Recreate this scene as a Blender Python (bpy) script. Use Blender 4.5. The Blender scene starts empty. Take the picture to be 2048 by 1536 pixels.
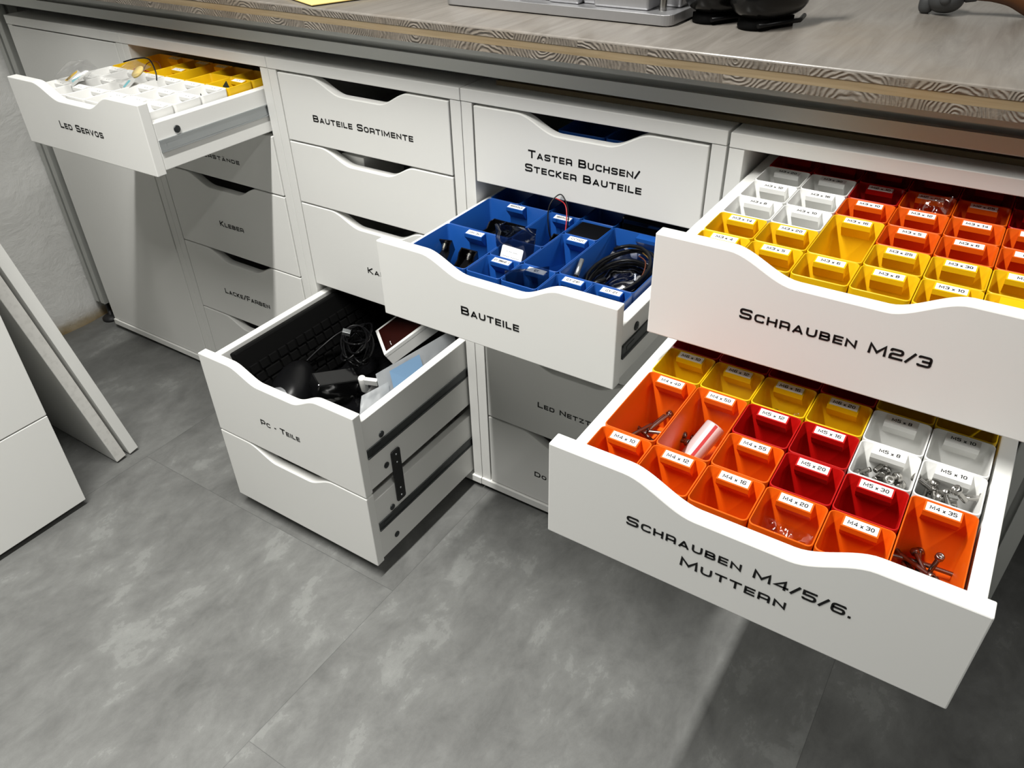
import bpy, bmesh, math, random
from mathutils import Vector, Matrix, Euler
C = bpy.context.scene.collection
SC = bpy.context.scene
# ---------------------------------------------------------------- camera
cam = bpy.data.cameras.new('camera'); co = bpy.data.objects.new('camera', cam); C.objects.link(co)
co.location = (1.34924, -0.83354, 0.97416); co.rotation_euler = (0.95062, 0.02171, 0.57575)
cam.sensor_width = 36; cam.lens = 1566.035*36/2048; cam.clip_start = .01
SC.camera = co
# ---------------------------------------------------------------- light
W = bpy.data.worlds.new('room_air'); SC.world = W; W.use_nodes = True
W.node_tree.nodes['Background'].inputs[0].default_value = (.97, 1.0, .97, 1)
W.node_tree.nodes['Background'].inputs[1].default_value = .006
def tube(name, x, y, z, length, watt, spread):
    l = bpy.data.lights.new(name, 'AREA'); l.shape = 'RECTANGLE'; l.size = .05; l.size_y = length
    l.energy = watt; l.spread = math.radians(spread); l.color = (1.0, .985, .94)
    o = bpy.data.objects.new(name, l); o.location = (x, y, z); C.objects.link(o)
tube('ceiling_tube', .72, -.80, 2.10, 1.06, 32, 118)
tube('ceiling_tube', 2.18, -.80, 2.10, 1.20, 12, 150)
SC.view_settings.view_transform = 'Standard'; SC.view_settings.look = 'None'
SC.view_settings.exposure = 0; SC.view_settings.gamma = 1; SC.view_settings.use_curve_mapping = False

# ---------------------------------------------------------------- materials
def mat(name, col, rough=.5, metal=0, spec=.5, coat=0, bump=None):
    m = bpy.data.materials.new(name); m.use_nodes = True; n = m.node_tree.nodes; k = m.node_tree.links
    b = n['Principled BSDF']; b.inputs['Base Color'].default_value = (*col, 1); b.inputs['Roughness'].default_value = rough
    b.inputs['Metallic'].default_value = metal; b.inputs['Specular IOR Level'].default_value = spec
    b.inputs['Coat Weight'].default_value = coat
    if bump:
        t = n.new('ShaderNodeTexCoord'); z = n.new('ShaderNodeTexNoise'); z.inputs['Scale'].default_value = bump[0]; z.inputs['Detail'].default_value = 4
        u = n.new('ShaderNodeBump'); u.inputs['Strength'].default_value = bump[1]; u.inputs['Distance'].default_value = bump[2]
        k.new(t.outputs['Object'], z.inputs['Vector']); k.new(z.outputs['Fac'], u.inputs['Height']); k.new(u.outputs['Normal'], b.inputs['Normal'])
    return m
def film(name, col, gloss=.15, rough=.08, milk=0, mcol=(.8, .8, .8)):
    m = bpy.data.materials.new(name); m.use_nodes = True; n = m.node_tree.nodes; k = m.node_tree.links
    n.remove(n['Principled BSDF']); out = n['Material Output']
    t = n.new('ShaderNodeBsdfTransparent'); t.inputs[0].default_value = (*col, 1)
    g = n.new('ShaderNodeBsdfGlossy'); g.inputs['Roughness'].default_value = rough; g.inputs[0].default_value = (.95, .95, .95, 1)
    d = n.new('ShaderNodeBsdfDiffuse'); d.inputs[0].default_value = (*mcol, 1)
    a = n.new('ShaderNodeMixShader'); a.inputs[0].default_value = milk; k.new(t.outputs[0], a.inputs[1]); k.new(d.outputs[0], a.inputs[2])
    x = n.new('ShaderNodeMixShader'); x.inputs[0].default_value = gloss
    k.new(a.outputs[0], x.inputs[1]); k.new(g.outputs[0], x.inputs[2]); k.new(x.outputs[0], out.inputs[0])
    return m
M = dict(
    white=mat('white_lacquer', (.80, .80, .775), .42, spec=.35, bump=(900, .05, .0004)),
    ink=mat('black_vinyl', (.006, .006, .006), .5, spec=.25),
    steel=mat('zinc_steel', (.42, .44, .45), .36, .9), shaded_steel=mat('shaded_zinc_steel', (.055, .060, .060), .45, .8),  # darker entry: the same zinc steel with shade painted into its colour
    screw=mat('black_screw', (.045, .05, .052), .42, .7), bracket=mat('black_paint', (.012, .012, .012), .5, spec=.3),
    bolt=mat('bright_steel', (.42, .41, .39), .26, 1), sscrew=mat('dull_steel', (.26, .235, .22), .30, 1),
    yellow=mat('yellow_plastic', (.76, .47, .004), .42, spec=.4), orange=mat('orange_plastic', (.70, .105, .002), .42, spec=.4),
    red=mat('red_plastic', (.42, .003, .002), .4, spec=.4), wbin=mat('white_plastic', (.80, .80, .78), .4, spec=.4),
    blue=mat('blue_plastic', (.008, .072, .31), .38, spec=.45),
    paper=mat('label_paper', (.86, .86, .86), .5, spec=.3), foot=mat('black_rubber', (.012, .012, .013), .55),
    black=mat('black_plastic', (.004, .004, .0045), .34, spec=.22), gloss=mat('gloss_black', (.004, .004, .0045), .12, spec=.6),
    matt=mat('matt_black', (.004, .004, .004), .6, spec=.06), dgrey=mat('grey_plastic', (.055, .057, .058), .55),
    silver=mat('silver_paint', (.45, .46, .48), .28, .7), cast=mat('cast_aluminium', (.46, .46, .47), .42, .85, bump=(160, .12, .002)),
    chrome=mat('chrome', (.75, .75, .75), .12, 1), envelope=mat('yellow_card', (.83, .64, .24), .7, spec=.2),
    carbon=mat('carbon_weave', (.006, .006, .006), .2, spec=.3), brown=mat('brown_wood', (.10, .035, .008), .45),
    redwire=mat('red_wire', (.38, .01, .012), .4), yelwire=mat('ochre_wire', (.42, .24, .05), .45), orwire=mat('orange_wire', (.60, .09, .01), .45), brnwire=mat('brown_wire', (.12, .03, .01), .45),
    cyan=mat('cyan_print', (.20, .50, .56), .5), dkred=mat('dark_red_print', (.022, .004, .003), .25, spec=.5),
    grip=mat('milky_print', (.62, .62, .60), .55), bluep=mat('light_blue_print', (.20, .34, .52), .5), leaf=mat('dark_board', (.010, .016, .010), .4),
    clear=film('clear_film', (.97, .97, .97), .13, .12, .04), dull=film('milky_film', (.86, .88, .90), .10, .35, .42, (.60, .62, .64)), smoke=film('antistatic_film', (.45, .47, .50), .16, .12),
    esd=film('grey_film', (.36, .40, .47), .20, .08), thinfilm=film('thin_film', (.97, .97, .97), .10, .06),
    slat=mat('raw_slat', (.20, .15, .08), .7), seal=mat('red_seal', (.62, .02, .01), .45), flap=mat('foil', (.55, .50, .50), .3, .3),
)
def node_mat(name):
    m = bpy.data.materials.new(name); m.use_nodes = True
    return m, m.node_tree.nodes, m.node_tree.links, m.node_tree.nodes['Principled BSDF']
def math_n(n, k, op, a, b=None, c=None):
    x = n.new('ShaderNodeMath'); x.operation = op
    for i, v in enumerate((a, b, c)):
        if v is None: continue
        if isinstance(v, (int, float)): x.inputs[i].default_value = v
        else: k.new(v, x.inputs[i])
    return x.outputs[0]
def ramp(n, k, fac, stops):
    r = n.new('ShaderNodeValToRGB'); e = r.color_ramp.elements
    while len(e) < len(stops): e.new(.5)
    for q, (p, c) in zip(e, stops): q.position = p; q.color = (*c, 1) if len(c) == 3 else c
    k.new(fac, r.inputs[0]); return r.outputs[0]
def noise(n, k, vec, scale, detail=6, rough=.6, dist=0):
    z = n.new('ShaderNodeTexNoise'); z.inputs['Scale'].default_value = scale; z.inputs['Detail'].default_value = detail
    z.inputs['Roughness'].default_value = rough; z.inputs['Distortion'].default_value = dist; k.new(vec, z.inputs['Vector']); return z.outputs['Fac']
def mapping(n, k, scale=(1, 1, 1), rot=(0, 0, 0), loc=(0, 0, 0), src='Object'):
    t = n.new('ShaderNodeTexCoord'); m = n.new('ShaderNodeMapping'); m.inputs['Scale'].default_value = scale
    m.inputs['Rotation'].default_value = rot; m.inputs['Location'].default_value = loc; k.new(t.outputs[src], m.inputs['Vector']); return m.outputs[0]
def mixc(n, k, fac, a, b, mode='MIX'):
    x = n.new('ShaderNodeMix'); x.data_type = 'RGBA'; x.blend_type = mode
    for i, v in ((0, fac), (6, a), (7, b)):
        if isinstance(v, (int, float)): x.inputs[i].default_value = v
        elif isinstance(v, tuple): x.inputs[i].default_value = (*v, 1)
        else: k.new(v, x.inputs[i])
    return x.outputs[2]
def floor_mat():
    m, n, k, b = node_mat('vinyl_concrete')
    v = mapping(n, k); s = n.new('ShaderNodeSeparateXYZ'); k.new(v, s.inputs[0]); X, Y = s.outputs[0], s.outputs[1]
    col = math_n(n, k, 'FLOOR', math_n(n, k, 'DIVIDE', math_n(n, k, 'SUBTRACT', X, .7328), .615))
    xx = math_n(n, k, 'SUBTRACT', math_n(n, k, 'SUBTRACT', X, .7328), math_n(n, k, 'MULTIPLY', col, .615))
    odd = math_n(n, k, 'FLOORED_MODULO', col, 2.0)
    ys = math_n(n, k, 'ADD', math_n(n, k, 'ADD', Y, .559), math_n(n, k, 'MULTIPLY', odd, -.2925))
    row = math_n(n, k, 'FLOOR', math_n(n, k, 'DIVIDE', ys, .92))
    yy = math_n(n, k, 'SUBTRACT', ys, math_n(n, k, 'MULTIPLY', row, .92))
    dx = math_n(n, k, 'MINIMUM', xx, math_n(n, k, 'SUBTRACT', .615, xx)); dy = math_n(n, k, 'MINIMUM', yy, math_n(n, k, 'SUBTRACT', .92, yy))
    seam = math_n(n, k, 'LESS_THAN', math_n(n, k, 'MINIMUM', dx, dy), .0005)
    off = n.new('ShaderNodeCombineXYZ'); k.new(math_n(n, k, 'MULTIPLY', col, 3.7), off.inputs[0]); k.new(math_n(n, k, 'MULTIPLY', row, 5.3), off.inputs[1])
    va = n.new('ShaderNodeVectorMath'); va.operation = 'ADD'; k.new(mapping(n, k, (1.0, .62, 1), (0, 0, .25)), va.inputs[0]); k.new(off.outputs[0], va.inputs[1]); vv = va.outputs[0]
    a = noise(n, k, vv, 6.5, 10, .66, .35); c = noise(n, k, vv, 24, 9, .72, .35); d = noise(n, k, vv, 60, 6, .7, .4)
    f = math_n(n, k, 'ADD', math_n(n, k, 'MULTIPLY', a, .62), math_n(n, k, 'MULTIPLY', c, .38))
    base = ramp(n, k, f, [(.32, (.085, .086, .083)), (.48, (.140, .142, .137)), (.60, (.190, .194, .187)), (.72, (.275, .28, .27))])
    e = math_n(n, k, 'MULTIPLY', math_n(n, k, 'GREATER_THAN', f, .56), math_n(n, k, 'MULTIPLY', d, .22))
    base = mixc(n, k, e, base, (.36, .37, .355))
    sp = noise(n, k, v, 420, 2, .5)
    base = mixc(n, k, math_n(n, k, 'MULTIPLY', math_n(n, k, 'ABSOLUTE', math_n(n, k, 'SUBTRACT', sp, .5)), .5), base, (.08, .08, .08))
    base = mixc(n, k, math_n(n, k, 'MULTIPLY', seam, .42), base, (.03, .03, .03))
    k.new(base, b.inputs['Base Color']); b.inputs['Specular IOR Level'].default_value = .45
    k.new(math_n(n, k, 'ADD', math_n(n, k, 'MULTIPLY', c, .2), .34), b.inputs['Roughness'])
    u = n.new('ShaderNodeBump'); u.inputs['Strength'].default_value = .25; u.inputs['Distance'].default_value = .0015
    k.new(math_n(n, k, 'ADD', math_n(n, k, 'MULTIPLY', d, .5), c), u.inputs['Height']); k.new(u.outputs[0], b.inputs['Normal'])
    return m
def plaster_mat():
    m, n, k, b = node_mat('painted_plaster')
    v = mapping(n, k); s = n.new('ShaderNodeSeparateXYZ'); k.new(v, s.inputs[0])
    nz = noise(n, k, v, 11, 8, .6, .5); st = noise(n, k, mapping(n, k, (1, 6, 18), (.35, 0, 0)), 3, 5, .6)
    h = math_n(n, k, 'ADD', nz, math_n(n, k, 'MULTIPLY', st, .18))
    u = n.new('ShaderNodeBump'); u.inputs['Strength'].default_value = .55; u.inputs['Distance'].default_value = .012
    k.new(h, u.inputs['Height']); k.new(u.outputs[0], b.inputs['Normal'])
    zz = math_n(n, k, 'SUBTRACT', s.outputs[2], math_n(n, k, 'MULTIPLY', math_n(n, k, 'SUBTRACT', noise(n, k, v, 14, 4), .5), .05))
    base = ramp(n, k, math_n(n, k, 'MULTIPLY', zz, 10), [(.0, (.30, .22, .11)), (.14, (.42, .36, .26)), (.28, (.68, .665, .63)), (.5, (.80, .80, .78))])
    k.new(base, b.inputs['Base Color']); b.inputs['Roughness'].default_value = .75; b.inputs['Specular IOR Level'].default_value = .2
    return m
def wood_mat(name, stretch, cols, bscale, bstr, rough, endgrain=False):
    m, n, k, b = node_mat(name); v = mapping(n, k, stretch)
    a = noise(n, k, v, 6, 8, .65, .8); g = noise(n, k, mapping(n, k), 4.5, 4, .5)
    if endgrain:
        sp = n.new('ShaderNodeSeparateXYZ'); k.new(mapping(n, k), sp.inputs[0])
        wob = math_n(n, k, 'MULTIPLY', math_n(n, k, 'SUBTRACT', noise(n, k, mapping(n, k), 9, 4, .6), .5), .05)
        xi = math_n(n, k, 'FLOOR', math_n(n, k, 'DIVIDE', sp.outputs[0], .083))
        xm = math_n(n, k, 'SUBTRACT', math_n(n, k, 'SUBTRACT', sp.outputs[0], math_n(n, k, 'MULTIPLY', xi, .083)), math_n(n, k, 'ADD', .02, math_n(n, k, 'MULTIPLY', math_n(n, k, 'SINE', math_n(n, k, 'MULTIPLY', xi, 5.1)), .03)))
        zz = math_n(n, k, 'ADD', sp.outputs[2], math_n(n, k, 'MULTIPLY', math_n(n, k, 'SINE', math_n(n, k, 'MULTIPLY', xi, 2.3)), .022))
        rr = math_n(n, k, 'SQRT', math_n(n, k, 'ADD', math_n(n, k, 'MULTIPLY', xm, xm), math_n(n, k, 'MULTIPLY', zz, zz)))
        a2 = math_n(n, k, 'ADD', math_n(n, k, 'MULTIPLY', math_n(n, k, 'SINE', math_n(n, k, 'MULTIPLY', math_n(n, k, 'ADD', rr, wob), 1500)), .5), .5)
        f = math_n(n, k, 'ADD', math_n(n, k, 'MULTIPLY', a, .88), math_n(n, k, 'MULTIPLY', a2, .12))
    else: f = a; a2 = a
    base = ramp(n, k, f, cols)
    base = mixc(n, k, ramp(n, k, g, [(.5, (0, 0, 0)), (.72, (.55, .55, .55))]), base, tuple(c*.86*w_ for c, w_ in zip(cols[1][1], (1.15, .95, .7))))
    k.new(base, b.inputs['Base Color']); b.inputs['Roughness'].default_value = rough; b.inputs['Specular IOR Level'].default_value = .45
    u = n.new('ShaderNodeBump'); u.inputs['Strength'].default_value = bstr; u.inputs['Distance'].default_value = .0015
    hh = math_n(n, k, 'ADD', math_n(n, k, 'MULTIPLY', noise(n, k, mapping(n, k, bscale), 60, 5, .7), .8), math_n(n, k, 'MULTIPLY', a2, .5))
    k.new(hh, u.inputs['Height']); k.new(u.outputs[0], b.inputs['Normal'])
    return m
M['floor'] = floor_mat(); M['plaster'] = plaster_mat()
GR = [(.28, (.175, .157, .137)), (.5, (.222, .203, .180)), (.72, (.27, .248, .222))]
M['top'] = wood_mat('stained_top', (9, .9, 3), GR, (1, .12, 1), .10, .27)
M['core'] = wood_mat('long_grain_core', (1.2, 3, 30), [(.3, (.21, .155, .085)), (.5, (.27, .205, .12)), (.7, (.32, .25, .155))], (.1, 1, 1), .2, .5)
M['endg'] = wood_mat('end_grain', (5, 3, 9), [(.3, (.115, .098, .08)), (.5, (.175, .152, .125)), (.7, (.225, .195, .16))], (1, 1, 1), 1.0, .6, True)
M['alu'] = mat('anodised_aluminium', (.52, .53, .51), .42, .55)

# ---------------------------------------------------------------- mesh helpers
class MB:
    def __init__(s): s.v = []; s.f = []; s.sm = []
    def add(s, vs, fs, smooth=False, T=None):
        o = len(s.v)
        for p in vs:
            p = Vector(p); s.v.append(tuple(T @ p) if T else tuple(p))
        for f in fs: s.f.append([i+o for i in f]); s.sm.append(smooth)
        return s
    def box(s, x0, y0, z0, x1, y1, z1, T=None):
        vs = [(x0, y0, z0), (x1, y0, z0), (x1, y1, z0), (x0, y1, z0), (x0, y0, z1), (x1, y0, z1), (x1, y1, z1), (x0, y1, z1)]
        return s.add(vs, [(0, 3, 2, 1), (4, 5, 6, 7), (0, 1, 5, 4), (1, 2, 6, 5), (2, 3, 7, 6), (3, 0, 4, 7)], T=T)
    def prism(s, poly, axis, a, b, T=None, smooth=False):
        n = len(poly)
        def P(p, h):
            return {'y': (p[0], h, p[1]), 'x': (h, p[0], p[1]), 'z': (p[0], p[1], h)}[axis]
        vs = [P(p, a) for p in poly]+[P(p, b) for p in poly]
        s.add(vs, [list(range(n)), list(range(2*n-1, n-1, -1))], T=T)
        o = len(s.v)-2*n
        for i in range(n): s.f.append([o+i, o+n+i, o+n+(i+1) % n, o+(i+1) % n]); s.sm.append(smooth)
        return s
    def lathe(s, prof, seg=20, T=None, smooth=True, cap=True):
        vs = []; fs = []; n = len(prof)
        for i in range(seg):
            a = 2*math.pi*i/seg
            for r, z in prof: vs.append((r*math.cos(a), r*math.sin(a), z))
        for i in range(seg):
            j = (i+1) % seg
            for q in range(n-1): fs.append((i*n+q, j*n+q, j*n+q+1, i*n+q+1))
        s.add(vs, fs, smooth, T)
        if cap:
            o = len(s.v)-len(vs)
            if prof[0][0] > 1e-6: s.f.append([o+i*n for i in range(seg)][::-1]); s.sm.append(False)
            if prof[-1][0] > 1e-6: s.f.append([o+i*n+n-1 for i in range(seg)]); s.sm.append(False)
        return s
    def tube(s, pts, r, seg=8, smooth=True, closed=False):
        pts = [Vector(p) for p in pts]; n = len(pts); fr = None; rings = []
        for i, p in enumerate(pts):
            t = (pts[min(i+1, n-1)]-pts[max(i-1, 0)]).normalized()
            if fr is None: fr = t.orthogonal().normalized()
            fr = (fr-t*fr.dot(t)).normalized(); bn = t.cross(fr)
            rr = r[i] if isinstance(r, (list, tuple)) else r
            rings.append([p+(fr*math.cos(2*math.pi*q/seg)+bn*math.sin(2*math.pi*q/seg))*rr for q in range(seg)])
        vs = [v for R in rings for v in R]; fs = []
        for i in range(n-1):
            for q in range(seg): fs.append((i*seg+q, i*seg+(q+1) % seg, (i+1)*seg+(q+1) % seg, (i+1)*seg+q))
        s.add(vs, fs, smooth); o = len(s.v)-len(vs)
        s.f.append([o+q for q in range(seg)][::-1]); s.sm.append(False); s.f.append([o+(n-1)*seg+q for q in range(seg)]); s.sm.append(False)
        return s
    def mesh(s, name):
        me = bpy.data.meshes.new(name); me.from_pydata(s.v, [], s.f)
        me.polygons.foreach_set('use_smooth', s.sm); me.update(); return me
    def obj(s, name, m, parent=None, loc=(0, 0, 0), bevel=0, seg=2, fix=True):
        me = s.mesh(name); me.materials.append(M[m] if isinstance(m, str) else m)
        if fix:
            bm = bmesh.new(); bm.from_mesh(me); bmesh.ops.recalc_face_normals(bm, faces=bm.faces); bm.to_mesh(me); bm.free()
        o = bpy.data.objects.new(name, me); C.objects.link(o); o.location = loc; o.parent = parent
        if bevel:
            b = o.modifiers.new('bevel', 'BEVEL'); b.width = bevel; b.segments = seg; b.limit_method = 'ANGLE'; b.angle_limit = math.radians(45)
            b.harden_normals = False
        return o
def tag(o, label, cat, group=None, kind=None):
    if label: o['label'] = label
    if cat: o['category'] = cat
    if group: o['group'] = group
    if kind: o['kind'] = kind
    return o
def empty(name, loc, label=None, cat=None, group=None, rot=(0, 0, 0)):
    o = bpy.data.objects.new(name, None); C.objects.link(o); o.location = loc; o.rotation_euler = rot; o.empty_display_size = .02
    return tag(o, label, cat, group)
def link(name, me, parent=None, loc=(0, 0, 0), rot=(0, 0, 0)):
    o = bpy.data.objects.new(name, me); C.objects.link(o); o.parent = parent; o.location = loc; o.rotation_euler = rot; return o
def spline(P, n=8):
    P = [Vector(p) for p in P]; out = []
    for i in range(len(P)-1):
        a = P[max(i-1, 0)]; b = P[i]; c = P[i+1]; d = P[min(i+2, len(P)-1)]
        for q in range(n):
            t = q/n
            out.append(.5*((2*b)+(c-a)*t+(2*a-5*b+4*c-d)*t*t+(3*b-a-3*c+d)*t**3))
    out.append(P[-1]); return out
def rrect(x0, y0, x1, y1, r, n=4):
    o = []
    for cx, cy, a in ((x1-r, y1-r, 0), (x0+r, y1-r, 90), (x0+r, y0+r, 180), (x1-r, y0+r, 270)):
        for i in range(n+1):
            t = math.radians(a+90*i/n); o.append((cx+r*math.cos(t), cy+r*math.sin(t)))
    return o
# ---------------------------------------------------------------- lettering (wide rounded strokes)
def glyph(c, t):
    a = t/2; b = 1-a; m = .5; w = 1.0; R = .24; L = []
    def P(*p, closed=False): L.append((list(p), closed))
    if c == 'A' or c == 'Ä':
        w = 1.05; P((a*.9, 0), (w/2, b, .06), (w-a*.9, 0)); P((.24, .27), (w-.24, .27))
        if c == 'Ä': P((.27, 1.2), (.40, 1.2)); P((w-.40, 1.2), (w-.27, 1.2))
    elif c == 'B': P((a, m), (a, b), (w-a-.05, b, R), (w-a-.05, m, R), closed=True); P((a, a), (a, m), (w-a, m, R), (w-a, a, R), closed=True)
    elif c == 'C': P((w-a, .30), (w-a, a, R), (a, a, R+.08), (a, b, R+.08), (w-a, b, R), (w-a, .70))
    elif c == 'D': P((a, a), (a, b), (w-a, b, .32), (w-a, a, .32), closed=True)
    elif c == 'E': w = .88; P((w, a), (a, a), (a, b), (w, b)); P((a, m), (w-.04, m))
    elif c == 'F': w = .86; P((a, 0), (a, b), (w, b)); P((a, m-.04), (w-.06, m-.04))
    elif c == 'G': P((w-a, .70), (w-a, b, R), (a, b, R+.08), (a, a, R+.08), (w-a, a, R), (w-a, .44), (w*.55, .44))
    elif c == 'H': P((a, 0), (a, 1)); P((w-a, 0), (w-a, 1)); P((a, m), (w-a, m))
    elif c == 'I': w = t; P((a, 0), (a, 1))
    elif c == 'K': w = .95; P((a, 0), (a, 1)); P((w-a*.7, 1), (a+.12, m), (w-a*.6, 0))
    elif c == 'L': w = .84; P((a, 1), (a, a), (w, a))
    elif c == 'M': w = 1.25; P((a, 0), (a*1.3, b-.02), (w/2, .22), (w-a*1.3, b-.02), (w-a, 0))
    elif c == 'N': P((a, 0), (a, b-.05), (w-a, a+.05), (w-a, 1))
    elif c in 'O0': w = 1.0 if c == 'O' else .88; P((a, a, .32), (a, b, .32), (w-a, b, .32), (w-a, a, .32), closed=True)
    elif c == 'P': P((a, 0), (a, b), (w-a, b, R), (w-a, .36, R), (a, .36))
    elif c == 'R': P((a, 0), (a, b), (w-a, b, .22), (w-a, 0)); P((a, .38), (w-a, .38))
    elif c == 'S': P((w-a, .74), (w-a, b, R), (a, b, R), (a, m, R), (w-a, m, R), (w-a, a, R), (a, a, R), (a, .27))
    elif c == 'T': P((0, b), (w, b)); P((w/2, b), (w/2, 0))
    elif c == 'U': P((a, 1), (a, a, .32), (w-a, a, .32), (w-a, 1))
    elif c == 'V': P((a*.8, 1), (w/2, a), (w-a*.8, 1))
    elif c == 'W': w = 1.45; P((a*.8, 1), (.31*w, a+.02), (.5*w, .85), (.69*w, a+.02), (w-a*.8, 1))
    elif c == 'Y': P((a*.8, 1), (w/2, .48), (w-a*.8, 1)); P((w/2, .5), (w/2, 0))
    elif c == 'Z': w = .95; P((0, b), (w-a*1.3, b), (a*1.3, a), (w, a))
    elif c == '1': w = .42; P((0, .80), (w-a, b), (w-a, 0))
    elif c == '2': w = .95; P((a, .70), (a, b, R), (w-a, b, R), (w-a, m, R), (a, m, R), (a, a), (w, a))
    elif c == '3': w = .95; P((a, .76), (a, b, R), (w-a, b, R), (w-a, m+.02, .12), (w-a, a, R), (a, a, R), (a, .24)); P((.3, m), (w-a, m))
    elif c == '4': w = 1.0; P((w*.74, 0), (w*.74, b), (a, .29), (w, .29))
    elif c == '5': w = .95; P((w-.02, b), (a, b), (a, .56), (w-a, .56, R), (w-a, a, R), (a, a, R), (a, .25))
    elif c == '6': w = .95; P((w-a, .76), (w-a, b, R), (a, b, R), (a, a, R), (w-a, a, R), (w-a, .54, R), (a, .54))
    elif c == '8': w = .95; P((a+.03, m, R), (a+.03, b, R), (w-a-.03, b, R), (w-a-.03, m, R), closed=True); P((a, a, R), (a, m, R), (w-a, m, R), (w-a, a, R), closed=True)
    elif c == '9': w = .95; P((a, .24), (a, a, R), (w-a, a, R), (w-a, b, R), (a, b, R), (a, .46, R), (w-a, .46))
    elif c == '*': w = .62; P((0, 0), (w, .62)); P((0, .62), (w, 0))
    elif c == '-': w = .5; P((.05, .42), (w-.05, .42))
    elif c == '_': w = .7; P((0, .5), (w, .5))
    elif c == '/': w = .55; P((0, 0), (w, 1))
    elif c == '.': w = t*1.1; P((a, 0), (a, t*1.1))
    return w, L
def roundpts(pl, closed):
    n = len(pl); out = []
    for i, p in enumerate(pl):
        q = Vector(p[:2]); r = p[2] if len(p) > 2 else 0
        if r and (closed or 0 < i < n-1):
            A = Vector(pl[i-1][:2]); B = Vector(pl[(i+1) % n][:2]); da = (A-q); db = (B-q)
            rr = min(r, da.length*.5, db.length*.5); pa = q+da.normalized()*rr; pb = q+db.normalized()*rr
            for j in range(6):
                t = j/5; out.append((1-t)**2*pa+2*t*(1-t)*q+t*t*pb)
        else: out.append(q)
    return out
def ribbon(mb, pts, closed, t, F):
    n = len(pts); Lr = []
    for i, p in enumerate(pts):
        a = pts[i-1] if (closed or i) else None; b = pts[(i+1) % n] if (closed or i < n-1) else None
        d1 = (p-a).normalized() if a is not None and (p-a).length > 1e-7 else None; d2 = (b-p).normalized() if b is not None and (b-p).length > 1e-7 else None
        d1 = d1 or d2; d2 = d2 or d1
        n1 = Vector((-d1.y, d1.x)); n2 = Vector((-d2.y, d2.x)); m = (n1+n2)
        m = m.normalized() if m.length > 1e-6 else n1
        k = min(1/max(m.dot(n1), .35), 1.9)
        Lr.append((p+m*t/2*k, p-m*t/2*k))
    o = len(mb.v)
    for l, r in Lr: mb.v.append(F(l)); mb.v.append(F(r))
    for i in range(n if closed else n-1):
        j = (i+1) % n; mb.f.append([o+2*i, o+2*i+1, o+2*j+1, o+2*j]); mb.sm.append(False)
def text_mesh(mb, txt, F, cap, width=None, t=.205, gap=.17, small=.80, space=.62, center=True):
    """F maps (x, y) on the sheet to 3D; lower case is drawn as small capitals."""
    items = []; x = 0
    for ch in txt:
        if ch == ' ': x += space; continue
        s = small if ch.islower() else 1.0
        w, L = glyph(ch.upper(), t if s == 1 else t*1.08); items.append((x, s, L, t if s == 1 else t*1.08)); x += w*s+gap
    tot = x-gap; k = (width/(tot*cap)) if width else 1
    ox = -tot*cap*k/2 if center else 0
    for x, s, L, tt in items:
        for pl, cl in L:
            pts = [Vector((ox+(x+p.x*s)*cap*k, p.y*s*cap)) for p in roundpts(pl, cl)]
            ribbon(mb, pts, cl, tt*s*cap, F)
    return tot*cap*k

# ---------------------------------------------------------------- the setting
MB().box(-.45, -2.6, -.02, 3.0, .80, 0).obj('floor', 'floor'); tag(bpy.data.objects['floor'], None, None, kind='structure')
wl = MB()
ny, nz = 150, 60; vs = []; fs = []; rnd = random.Random(4)
from mathutils import noise as mn
for i in range(ny+1):
    for j in range(nz+1):
        y = -2.4+3.2*i/ny; z = -.01+1.95*j/nz
        e = mn.fractal(Vector((y*4.0, z*5.0, 2.2)), 1.0, 2.0, 5)*.006+mn.noise(Vector((y*2, z*7+y*2, 7)))*.002
        if z < .06: e += .006*(1-z/.06)*mn.noise(Vector((y*18, z*30, 1)))
        vs.append((-.444+e, y, z))
for i in range(ny):
    for j in range(nz): fs.append((i*(nz+1)+j, (i+1)*(nz+1)+j, (i+1)*(nz+1)+j+1, i*(nz+1)+j+1))
wl.add(vs, fs, True); o = len(wl.v)
wl.box(-.60, -2.4, -.01, -.47, .8, 1.94)
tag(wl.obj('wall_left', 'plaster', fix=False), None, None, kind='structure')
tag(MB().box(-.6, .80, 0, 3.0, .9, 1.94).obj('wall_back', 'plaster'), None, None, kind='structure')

# ---------------------------------------------------------------- drawer cabinets
CW, CT, CH = .36, .017, .70
FW, FT = .3197, .0155
def cut_profile(h, n=12):
    """outline of a drawer front: x right, z up, with the finger dip in its top edge"""
    p = [(0, 0), (FW, 0), (FW, h)]
    D = .0207
    def ss(t): return t*t*(3-2*t)
    x0, x1, x2, x3 = .066, .126, .196, .251
    for i in range(n+1): t = i/n; p.append((x3-(x3-x2)*t, h-D*ss(t)))
    for i in range(n+1): t = i/n; p.append((x1-(x1-x0)*t, h-D*(1-ss(t))))
    p.append((0, h)); return p
def screw_mesh():
    mb = MB(); T = Matrix.Rotation(math.pi/2, 4, 'Y')
    mb.lathe([(.0052, 0), (.0052, .0012), (.0044, .0016), (.0008, .0016)], 18, T)
    mb.box(.0013, -.0031, -.0006, .0019, .0031, .0006).box(.0013, -.0006, -.0031, .0019, .0006, .0031)
    return mb
SCREW = screw_mesh().mesh('cam_screw'); SCREW.materials.append(M['screw'])
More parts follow.
